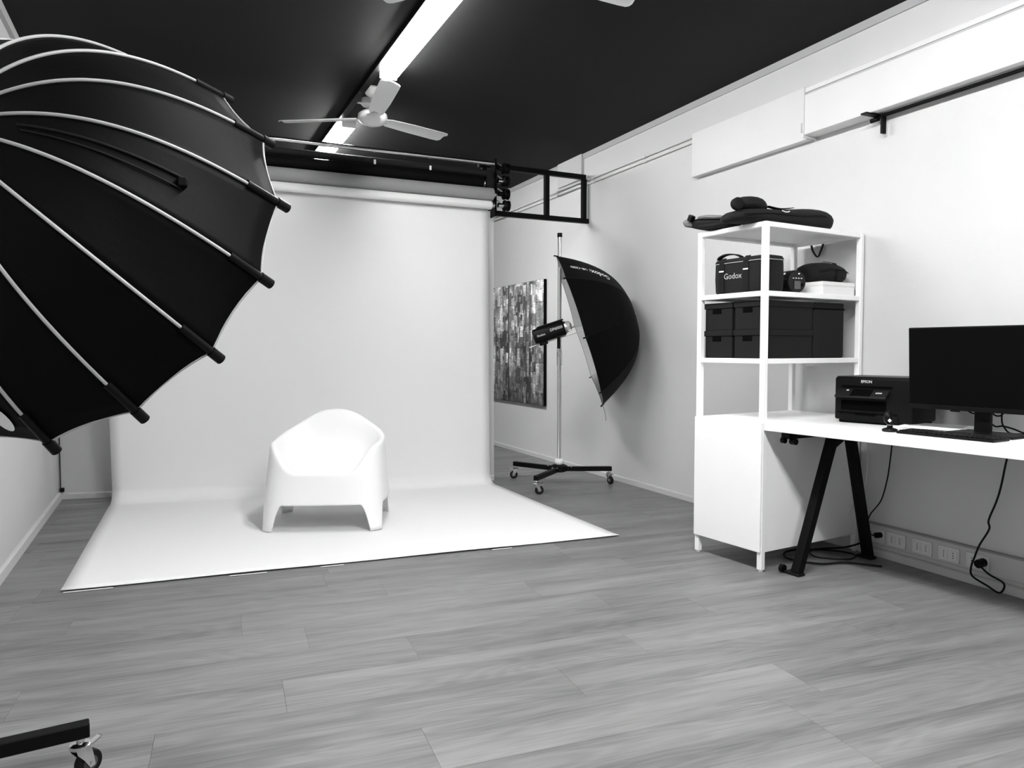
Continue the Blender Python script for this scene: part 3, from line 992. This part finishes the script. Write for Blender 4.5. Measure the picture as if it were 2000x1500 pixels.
MB().ribbon(catmull([(.01, .325, .186), (.012, .315, .200), (.02, .28, .212), (.03, .235, .210), (.035, .20, .198), (.035, .185, .186)], 6), (1, 0, 0), .03, .006).build('carry_handle', 'webbing', t)
lettering('Godox', .043, lambda x, y: Vector((-.0052, .214 - x, .092 + y)), 'print_grey', t)

# strobe lying beside it
t = on_unit('strobe_head', .358, .10, zs + .066, rz=math.radians(-100))
tag(t, 'round black strobe with small display on the upper shelf', 'strobe')
MB().lathe((0, 0, 0), (-1, 0, 0), [(-.003, .052), (0, .060), (.015, .063), (.20, .063), (.215, .055)], 36).build('body', 'black_plastic', t, True)
MB().lathe((.0, 0, 0), (1, 0, 0), [(0, .058), (.005, .057), (.006, 0)], 36).build('rear_face', 'grey_plastic', t, True)
MB().box((.008, .0, -.018), (.004, .040, .042), bev=.001).build('display', 'mid_plastic', t)
for i in range(4):
    MB().box((.008, -.027 + i * .018, .018), (.003, .008, .004)).build('indicator', 'print_white', t)
MB().cyl((.006, .036, -.015), (.014, .036, -.015), .010).build('dial', 'black_plastic', t, True)
MB().cyl((.006, .01, .042), (.010, .01, .042), .004, n=10).build('button', 'print_white', t, True)
MB().cyl((-.035, -.045, .040), (-.035, -.051, .046), .006, n=10).build('badge', 'print_white', t, True)

def soft_bag(name, mtl, root, secs, up=Vector((0, 0, 1)), n=28, sq=2.6, lump=.04, seed=1):
    """secs: (center, half width, half height); first axis is taken from the path"""
    rnd = random.Random(seed)
    mb = MB(); rings = []
    cs = [Vector(s[0]) for s in secs]
    for i, (c, hw, hh) in enumerate(secs):
        d = (cs[min(i + 1, len(cs) - 1)] - cs[max(i - 1, 0)]).normalized()
        side = d.cross(up).normalized(); u2 = side.cross(d)
        r = mb.ring(c, side, u2, (hw, hh), n, sq)
        for v_ in r:
            q = v_.co - Vector(c)
            v_.co += q * rnd.uniform(-lump, lump)
            v_.co.z = max(v_.co.z, 0.0005)
        rings.append(r)
    mb.skin(rings)
    return mb.build(name, mtl, root, True, 80, subsurf=1)

# white carton with black pouch on it
t = on_unit('white_carton', .490, .035, zs)
tag(t, 'low white carton under the black pouch on the upper shelf', 'box')
MB().box((.135, .11, .034), (.27, .22, .068), bev=.002, seg=1).build('body', 'cardwhite', t)
MB().box((.135, .11, .060), (.274, .224, .022), bev=.002, seg=1).build('lid', 'cardwhite', t)
t = on_unit('camera_pouch', .480, .14, zs + .0725)
tag(t, 'black rounded pouch on the low white carton', 'pouch')
soft_bag('body', 'bag', t, [((-.015, 0, .04), .03, .030), ((.0, 0, .048), .07, .046), ((.06, 0, .055), .085, .054), ((.15, 0, .058), .088, .058), ((.22, 0, .050), .085, .050), ((.27, 0, .045), .07, .044), ((.285, 0, .04), .03, .03)], seed=4)
MB().ribbon([(.16, -.092, .01), (.16, -.09, .06), (.16, -.06, .106), (.16, .0, .120)], (1, 0, 0), .03, .003).build('webbing_strap', 'webbing', t)
MB().tube([(.02, -.078, .055), (.10, -.092, .07), (.20, -.092, .07), (.265, -.075, .055)], .003, 6).build('zip', 'webbing', t, True)

# bags on top of the unit
zt = SH + .0005
t = on_unit('tripod_bag', -.08, .12, zt)
tag(t, 'long black soft bag lying along the top of the shelving unit', 'bag')
soft_bag('body', 'bag', t, [((-.05, .02, .012), .04, .012), ((-.03, .02, .028), .075, .028), ((.06, .0, .036), .09, .036), ((.16, -.01, .038), .095, .038), ((.28, -.01, .042), .095, .042), ((.40, -.01, .050), .095, .050),
                                ((.52, 0, .058), .09, .058), ((.62, .0, .058), .088, .058), ((.67, .0, .045), .075, .045), ((.695, .0, .03), .04, .028)], seed=2)
soft_bag('folded_end', 'bag', t, [((.0, -.01, .085), .035, .020), ((.01, -.01, .092), .06, .032), ((.06, -.01, .097), .07, .038), ((.11, -.01, .095), .07, .036), ((.15, -.01, .08), .06, .030), ((.17, -.01, .07), .03, .015)], seed=9, lump=.06)
MB().lathe((-.03, -.02, .082), (-.3, -1, .1), [(0, .02), (.005, .030), (.03, .030), (.035, .02)], 18).build('strap_roll', 'webbing', t, True)
MB().ribbon(catmull([(.15, -.06, .085), (.22, -.07, .078), (.30, -.06, .088), (.38, -.03, .103)], 5), (0, 1, 0), .03, .003).build('shoulder_strap', 'webbing', t)
MB().tube([(.22, -.10, .064), (.24, -.104, .058), (.26, -.104, .060), (.275, -.10, .066)], .003, 6).build('metal_clip', 'print_white', t, True)
MB().box((.70, -.01, .038), (.014, .02, .045), bev=.003).build('end_tab', 'webbing', t)
MB().box((.708, -.012, .040), (.004, .008, .03)).build('end_buckle', 'steel', t)
MB().tube(catmull([(-.02, -.075, .03), (.15, -.104, .045), (.35, -.105, .05), (.55, -.092, .07), (.66, -.07, .05)], 6), .0028, 6).build('zip', 'webbing', t, True)
# strap hanging down behind
MB().ribbon(catmull([(.80, .02, .02), (.888, .16, .012), (.895, .16, -.02), (.895, .175, -.06), (.895, .195, -.095), (.893, .225, -.06), (.888, .235, -.02), (.888, .235, .012), (.78, .15, .02)], 5), (.3, 1, 0), .016, .003).build('hanging_strap', 'webbing', t)

t = on_unit('accessory_pouch', .035, .225, zt)
tag(t, 'small grey and black pouch overhanging the left end of the unit top', 'pouch')
soft_bag('body', 'bag', t, [((0, -.01, .018), .03, .014), ((0, .01, .026), .055, .024), ((0, .08, .032), .065, .030), ((0, .16, .036), .068, .034), ((0, .23, .046), .065, .032), ((0, .29, .058), .055, .026), ((0, .325, .068), .03, .016)], seed=5, lump=.10)
soft_bag('flap', 'bag_grey', t, [((-.03, .0, .048), .03, .006), ((-.03, .05, .055), .045, .010), ((-.03, .12, .066), .05, .012), ((-.035, .18, .075), .045, .012), ((-.035, .23, .078), .03, .008)], seed=6, lump=.12)
soft_bag('open_end', 'bag_grey', t, [((-.04, .25, .05), .02, .012), ((-.04, .28, .055), .04, .024), ((-.04, .31, .062), .04, .022), ((-.04, .33, .066), .02, .01)], seed=8, lump=.1)
MB().box((-.07, .255, .078), (.03, .03, .034), R=Matrix.Rotation(.5, 3, 'X'), bev=.004).build('buckle', 'black_plastic', t)

# ------------------------------------------------------------ desk and trestles
DZ = .757
t = on_unit('desk', .0, 0, 0)
tag(t, 'long white desk top running from the shelving unit along the right wall', 'desk')
MB().box((.305, -.765, DZ - .019), (.61, 1.52, .038), bev=.0025, seg=2).build('board', 'white_lam', t)
def make_trestle(v, du, lb):
    t = on_unit('trestle', du, v, 0)
    tag(t, lb, 'trestle', 'black trestles under the desk')
    def sbar(a, b, s, nm, w_=.036):
        a, b = Vector(a), Vector(b); d = b - a
        R_ = d.to_track_quat('Z', 'Y').to_matrix()
        return MB().box((a + b) / 2, (w_, s, d.length), R=R_, bev=.004, seg=2).build(nm, 'black_metal', t)
    ztop = DZ - .0385
    MB().box((.345, 0, ztop - .016), (.57, .04, .031), bev=.003).build('top_beam', 'black_metal', t)
    sbar((.385, 0, ztop - .03), (.120, 0, .008), .045, 'leg', .046)
    sbar((.520, 0, ztop - .03), (.70, 0, .008), .045, 'leg', .046)
    for u in (.118, .70):
        MB().box((u, .012, .007), (.052, .09, .014), bev=.004).build('foot', 'rubber', t)
    MB().cyl((.095, .055, .022), (.095, .075, .022), .020, n=16).build('foot_knob', 'black_plastic', t, True)
    MB().prism([(.35, ztop - .03), (.57, ztop - .03), (.55, ztop - .055), (.47, ztop - .060), (.40, ztop - .095), (.365, ztop - .11)], (0, .012, 0), (1, 0, 0), (0, 0, 1), .024).build('gusset', 'black_metal', t)
    MB().cyl((.062, .0, ztop - .045), (.062, -.03, ztop - .045), .016, n=18).build('knob', 'black_plastic', t, True)
    MB().cyl((.044, .04, ztop - .042), (.044, .02, ztop - .042), .015, n=18).build('knob', 'black_plastic', t, True)
    MB().cyl((.055, .03, ztop - .02), (.055, .03, ztop - .05), .006, n=10).build('knob_stem', 'black_plastic', t, True)
    MB().box((.058, .02, ztop - .02), (.03, .05, .028), bev=.003).build('beam_end', 'black_metal', t)
    return t
make_trestle(-.12, 0, 'black metal trestle under the desk end beside the white cabinet')
make_trestle(-1.40, -.11, 'black metal trestle under the other desk end, outside the picture')

# monitor
t = on_unit('computer_monitor', .36, -.870, DZ)
tag(t, 'large black monitor standing on the white desk, cut by the right edge', 'monitor')
Rm = Matrix.Rotation(math.radians(-3), 3, 'Y')
MB().box(Rm @ Vector((0, 0, .285)), (.018, .66, .362), R=Rm, bev=.003).build('casing', 'black_plastic', t)
MB().box(Rm @ Vector((-.0097, 0, .289)), (.002, .650, .340), R=Rm).build('screen', 'screen', t)
MB().box(Rm @ Vector((-.011, 0, .111)), (.004, .66, .020), R=Rm, bev=.001).build('lower_bezel', 'black_plastic', t)
MB().box((.05, 0, .28), (.09, .26, .20), bev=.02).build('rear_housing', 'black_plastic', t)
MB().box((.035, .03, .11), (.022, .066, .22), bev=.003).build('neck', 'black_plastic', t)
MB().box((.02, .0, .006), (.17, .27, .012), bev=.004).build('stand_base', 'black_metal', t)
MB().box((.0, .13, .098), (.012, .04, .01), bev=.002).build('button_strip', 'black_plastic', t)

# keyboard
t = on_unit('keyboard', .19, -.815, DZ)
tag(t, 'flat dark keyboard on the desk in front of the monitor', 'keyboard')
MB().box((0, 0, .006), (.125, .40, .011), bev=.003).build('case', 'black_plastic', t)
kb = MB().box((0, 0, .0135), (.0158, .0158, .005), bev=.001, seg=1)
me0 = None
for r in range(5):
    for c in range(19):
        if me0 is None:
            k = kb.build('key', 'key', t); me0 = k.data
        else:
            k = bpy.data.objects.new('key', me0); C.objects.link(k); k.parent = t
        k.location = (-.044 + r * .0205, -.186 + c * .0206, 0)

# printed sheets
rnd = random.Random(3)
for i, (u, v, r, s, lb) in enumerate(((.49, -.55, .40, (.21, .297), 'lowest and leftmost white sheet of the papers on the desk'), (.47, -.60, .15, (.21, .28), 'middle white brochure of the papers on the desk'), (.485, -.595, .28, (.20, .27), 'topmost pale grey brochure of the papers on the desk'))):
    t = on_unit('brochure', u, v, DZ + .0002 + i * .0045, r)
    tag(t, lb, 'paper', 'papers on the desk')
    MB().box((0, 0, .002), (s[0], s[1], .0035)).build('pages', 'print_white', t)
    MB().box((0, 0, .0041), (s[0] - (.05 if i == 2 else .004), s[1] - (.05 if i == 2 else .004), .0005)).build('cover', 'print_grey' if i == 2 else 'paper', t)

# small webcam on a round foot
t = on_unit('desk_camera', .170, -.560, DZ)
tag(t, 'tiny black desk camera on a round foot beside the papers', 'camera')
MB().lathe((0, 0, 0), (0, 0, 1), [(0, .030), (.006, .033), (.012, .030), (.018, .014), (.02, .006)], 24).build('foot', 'black_plastic', t, True)
MB().cyl((0, 0, .015), (0, 0, .036), .012, n=16).build('stem', 'black_plastic', t, True)
MB().cyl((0, 0, .0285), (0, 0, .031), .0135, n=16).build('band', 'steel', t, True)
MB().lathe((.006, .012, .035), (.1, .1, 1), [(0, .010), (.01, .018), (.03, .020), (.05, .014), (.058, .004)], 20).build('head', 'black_plastic', t, True)
MB().box((-.012, -.006, .050), (.004, .012, .012), R=Matrix.Rotation(.78, 3, 'X')).build('badge', 'print_white', t)

# printer
PB = Vector((3.07, 2.735, DZ)); pr_a = math.atan2(-.385, .09)
t = empty('printer', PB, pr_a)      # local x runs along the front, local y to the wall
tag(t, 'black multifunction printer on the desk beside the shelving unit', 'printer')
pw, pdp, ph = .385, .25, .228
mb = MB(); mb.box((pw / 2, pdp / 2, .015 + (ph - .015) / 2), (pw, pdp, ph - .015), bev=.010, seg=3); mb.build('body', 'black_plastic', t, True, 40)
MB().box((pw / 2, pdp / 2 + .005, .0155), (pw - .03, pdp - .02, .031), bev=.006).build('base', 'black_plastic', t)
MB().box((pw / 2, pdp / 2 + .003, ph + .001), (pw - .012, pdp - .012, .008), bev=.003).build('scanner_lid', 'grey_plastic', t)
MB().box((pw / 2 - .03, .0, .182), (.250, .004, .012)).build('panel_recess', 'hole', t)
MB().box((pw / 2 - .045, .006, .090), (.225, .016, .050)).build('paper_slot', 'hole', t)
Rp = Matrix.Rotation(math.radians(-52), 3, 'X')
cp = Vector((pw / 2 - .045, -.016, .150))
MB().box(cp, (.255, .010, .062), R=Rp, bev=.003).build('control_panel', 'grey_plastic', t)
MB().box(cp + Rp @ Vector((.0, -.006, .0)), (.100, .002, .050), R=Rp).build('touch_screen', 'screen', t)
MB().box(cp + Rp @ Vector((.085, -.006, .0)), (.030, .002, .008), R=Rp).build('button', 'print_grey', t)
MB().box(cp + Rp @ Vector((-.075, -.006, .015)), (.012, .002, .008), R=Rp).build('button', 'print_grey', t)
MB().box((pw / 2 - .03, -.003, .052), (.30, .006, .003)).build('tray_seam', 'hole', t)
MB().box((pw / 2 - .02, -.002, .030), (.29, .006, .034), bev=.002).build('paper_tray', 'black_plastic', t)
MB().box((pw / 2 - .03, -.004, .045), (.10, .004, .008)).build('tray_grip', 'hole', t)
lettering('EPSON', .018, lambda x, y: Vector((pw / 2 - .03 + x, -.0012, .208 + y)), 'print_grey', t, bold=.0006)

# ------------------------------------------------------------ trunking with sockets under the desk
t = empty('socket_trunking', (RX, 1.6, .05))
tag(t, 'grey wall trunking low under the desk holding the socket plates', 'trunking')
MB().box((-.011, 0, .062), (.022, 2.5, .124), bev=.003).build('channel', 'trunk', t)
MB().box((-.0235, 0, .020), (.003, 2.5, .003)).build('cover_edge', 'cove', t)
MB().box((-.013, 0, .128), (.026, 2.5, .008)).build('shadow_line', 'paper_grey', t)  # dark strip painted in for the shadow line above the channel
ys = [2.790, 2.665, 2.517, 2.374, 2.233]
lbs = ['leftmost low socket plate, partly behind the rear trestle leg', 'second low socket plate from the left with a white cord', 'third of the five low socket plates, with four dark holes',
       'fourth of the five low socket plates, nothing plugged in', 'rightmost low socket plate with the black plug in it']
for y, lb in zip(ys, lbs):
    t = empty('socket_plate', (RX - .0222, y, .118))
    tag(t, lb, 'socket', 'socket plates under the desk')
    MB().box((-.004, 0, 0), (.0085, .108, .070), bev=.002).build('plate', 'sock', t)
    for s in (-1, 1):
        MB().box((-.0085, s * .024, 0), (.0035, .042, .046), bev=.001).build('module', 'sock', t)
        for q in (-.012, 0, .012):
            MB().cyl((-.0095, s * .024, q), (-.0108, s * .024, q), .0028, n=8).build('pin_hole', 'hole', t)

def cable(pts, r, lb, m='webbing', name='power_cable', k=10, extra=None):
    t = empty(name, pts[0])
    tag(t, lb, 'cable')
    P0 = Vector(pts[0])
    MB().tube([p - P0 for p in catmull(pts, k)], r, 8).build('cord', m, t, True)
    if extra: extra(t, P0)
    return t
wx = RX - .05
def plug_r(t, P0):
    q = Vector((RX - .033, 2.20, .125))
    MB().cyl(q - P0, q - P0 + Vector((-.040, 0, -.004)), .020, n=18).build('plug', 'black_plastic', t, True)
cable([(3.42, 2.06, .735), (3.43, 2.092, 0.632), (3.43, 2.115, 0.5), (3.43, 2.134, 0.426), (3.43, 2.166, 0.334), (3.43, 2.163, 0.292), (3.425, 2.203, 0.208), (3.405, 2.209, 0.158), (3.39, 2.216, 0.106), (3.40, 2.215, 0.062), (3.43, 2.164, 0.027), (3.43, 2.112, 0.010),
       (3.43, 2.09, 0.032), (3.43, 2.093, 0.062), (3.42, 2.149, 0.085), (3.415, 2.183, 0.110), (3.42, 2.20, .125)], .0045, 'black power cable hanging from the desk and looping under the rightmost socket', extra=plug_r)
def plug_l(t, P0):
    q = Vector((RX - .033, 2.755, .128))
    MB().cyl(q - P0, q - P0 + Vector((-.032, .006, 0)), .015, n=16).build('plug', 'black_plastic', t, True)
cable([(3.42, 2.665, .735), (3.42, 2.673, 0.623), (3.42, 2.683, 0.527), (3.42, 2.696, 0.442), (3.42, 2.73, 0.324), (3.42, 2.797, 0.231), (3.42, 2.812, 0.17), (3.41, 2.79, 0.135), (3.41, 2.76, 0.128)], .0035, 'thin black cable from the desk down to the leftmost socket', extra=plug_l)
cable([(wx - .02, 2.82, .70), (wx - .02, 2.82, .45), (wx - .03, 2.84, .35), (wx - .05, 2.90, .25), (wx - .04, 2.94, .10)], .003, 'thin white cable hanging behind the rear trestle leg', 'sock')
cable([(wx + .025, 2.70, .098), (wx - .01, 2.735, .105), (wx + .0, 2.76, .12), (wx + .02, 2.77, .13)], .002, 'short white cord between the two left sockets', 'sock')
cable([(3.30, 2.62, .012), (3.20, 2.75, .010), (3.05, 2.80, .010), (2.98, 2.95, .010), (3.10, 3.05, .010), (3.28, 2.98, .012), (3.36, 2.85, .012), (3.25, 2.78, .014), (3.12, 2.88, .016), (3.22, 3.0, .014), (3.38, 2.92, .03), (3.41, 2.82, .08)], .005,
      'tangled black cables lying on the floor beneath the white cabinet')
# cables behind the monitor
cable([(3.224, 2.160, 0.875), (3.224, 2.148, 0.856), (3.225, 2.136, 0.847), (3.226, 2.121, 0.841), (3.228, 2.102, 0.843), (3.231, 2.079, 0.853), (3.231, 2.06, 0.87)], .0035, 'thin black cable looping under the monitor edge left of its neck')
cable([(3.234, 2.056, 0.885), (3.234, 2.046, 0.863), (3.235, 2.037, 0.845), (3.237, 2.024, 0.837), (3.239, 2.004, 0.841), (3.24, 1.992, 0.862), (3.24, 1.985, 0.88)], .0035, 'short black cable loop under the monitor edge right of its neck')
cable([(3.277, 2.026, 0.88), (3.277, 2.026, 0.849), (3.277, 2.024, 0.805), (3.278, 2.009, 0.778), (3.280, 1.995, 0.765), (3.282, 1.972, 0.762), (3.286, 1.937, 0.764), (3.294, 1.861, 0.764)], .0035, 'black cable dropping behind the monitor neck onto the desk')
cable([(3.243, 2.080, 0.830), (3.243, 2.063, 0.812), (3.246, 2.033, 0.790), (3.249, 2.004, 0.794), (3.253, 1.96, 0.785), (3.258, 1.92, 0.772), (3.266, 1.844, 0.764)], .0035, 'black cable curving right from the monitor neck above the desk')
# corner cable at the left
t = empty('corner_cable', (LX + .012, 6.44, 0))
tag(t, 'thin dark cable running down the left corner behind the backdrop', 'cable')
MB().tube([(0, 0, .08), (.0, -.004, .6), (0, 0, 1.4), (0, 0, 2.2)], .004, 6).build('cord', 'grey_plastic', t, True)
MB().box((.012, -.02, .075), (.03, .03, .03), bev=.004).build('plug', 'black_plastic', t)
